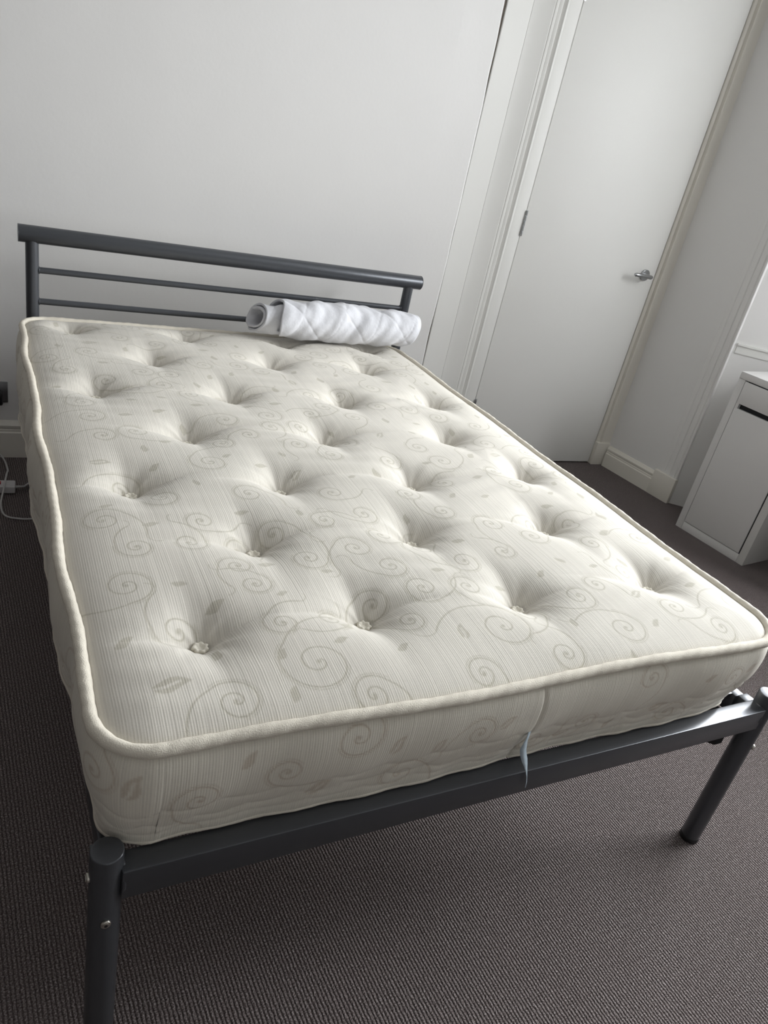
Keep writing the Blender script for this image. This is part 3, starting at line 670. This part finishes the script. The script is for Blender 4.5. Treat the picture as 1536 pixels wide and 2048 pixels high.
# ------------------------------------------------------------------ socket, cable, extension block behind the bed's left side
def hw(u, y, z): 
    c, s_ = math.cos(HWA), math.sin(HWA); return Vector((HW0.x + u * c - y * s_, HW0.y + u * s_ + y * c, z))
sock = empty('wall_socket', hw(-0.11, 0, 0.263), HWA)
tag(sock, 'grey metal double wall socket low on the wall left of the bed', 'socket')
bm = bmesh.new(); box(bm, -0.085, 0.062, -0.009, 0, -0.042, 0.040, 0.003); fin('socket_plate', bm, M_chrome, sock, angle=30)
for x in (-0.052, 0.022):
    bm = bmesh.new(); box(bm, x - 0.012, x + 0.012, -0.013, -0.008, 0.012, 0.030, 0.001); fin('switch', bm, M_black, sock, angle=30)
plug = empty('plug_with_lead', hw(-0.088, -0.009, 0.245), HWA)
tag(plug, 'black plug with a thin black lead pushed into the wall socket', 'plug')
bm = bmesh.new(); box(bm, -0.024, 0.022, -0.030, -0.001, -0.026, 0.024, 0.006); fin('plug_body', bm, M_black, plug, angle=30)
bm = bmesh.new()
tube(bm, [(0.004, -0.022, 0.020), (0.002, -0.030, 0.05), (-0.010, -0.028, 0.085), (-0.035, -0.022, 0.13), (-0.08, -0.015, 0.20), (-0.13, -0.012, 0.27)], 0.0030, 10)
fin('lead', bm, M_black, plug, smooth=True)
def bez(P, n=12):
    P = [Vector(p) for p in P]; out = []
    for i in range(len(P) - 1):
        a = P[max(i - 1, 0)]; b = P[i]; c = P[i + 1]; d = P[min(i + 2, len(P) - 1)]
        for k in range(n):
            t_ = k / n; out.append(0.5 * ((2 * b) + (c - a) * t_ + (2 * a - 5 * b + 4 * c - d) * t_ ** 2 + (3 * b - a - 3 * c + d) * t_ ** 3))
    out.append(P[-1]); return out
bm = bmesh.new()
tube(bm, bez([(-0.12, 2.20, 0.055), (-0.075, 2.18, 0.02), (-0.060, 2.10, 0.006), (-0.064, 2.00, 0.044), (-0.070, 1.950, 0.046), (-0.078, 1.900, 0.030), (-0.090, 1.826, 0.006), (-0.079, 1.752, 0.005), (-0.037, 1.726, 0.005), (0.014, 1.723, 0.005), (0.12, 1.74, 0.005), (0.24, 1.80, 0.005)]), 0.0032, 10)
cab = fin('power_cable', bm, M_cable, None, smooth=True); tag(cab, 'white cable looping over the carpet beside the bed, far left', 'cable')
ext = empty('extension_block', (-0.078, 1.940, 0.0), math.radians(-4))
tag(ext, 'white extension socket block on the carpet left of the bed', 'extension lead')
bm = bmesh.new(); box(bm, -0.20, 0.038, -0.028, 0.028, 0.003, 0.030, 0.005); fin('block_body', bm, M_white_pl, ext, angle=30)
bm = bmesh.new(); box(bm, -0.026, -0.008, -0.008, 0.010, 0.0295, 0.034, 0.001); fin('rocker_switch', bm, M_red, ext, angle=30)
bm = bmesh.new(); box(bm, -0.085, -0.045, -0.022, 0.020, 0.0305, 0.062, 0.006); fin('white_plug', bm, M_white_pl, ext, angle=30)
bm = bmesh.new(); tube(bm, [(0.034, 0, 0.016), (0.050, 0.004, 0.015), (0.066, 0.012, 0.012), (0.078, 0.038, 0.010), (0.10, 0.055, 0.006), (0.3, 0.06, 0.005)], 0.0032, 10, rfun=lambda i, k: (0.006, 0.004, 0.0032, 0.0032, 0.0032, 0.0032)[i]); fin('block_lead', bm, M_cable, ext, smooth=True)
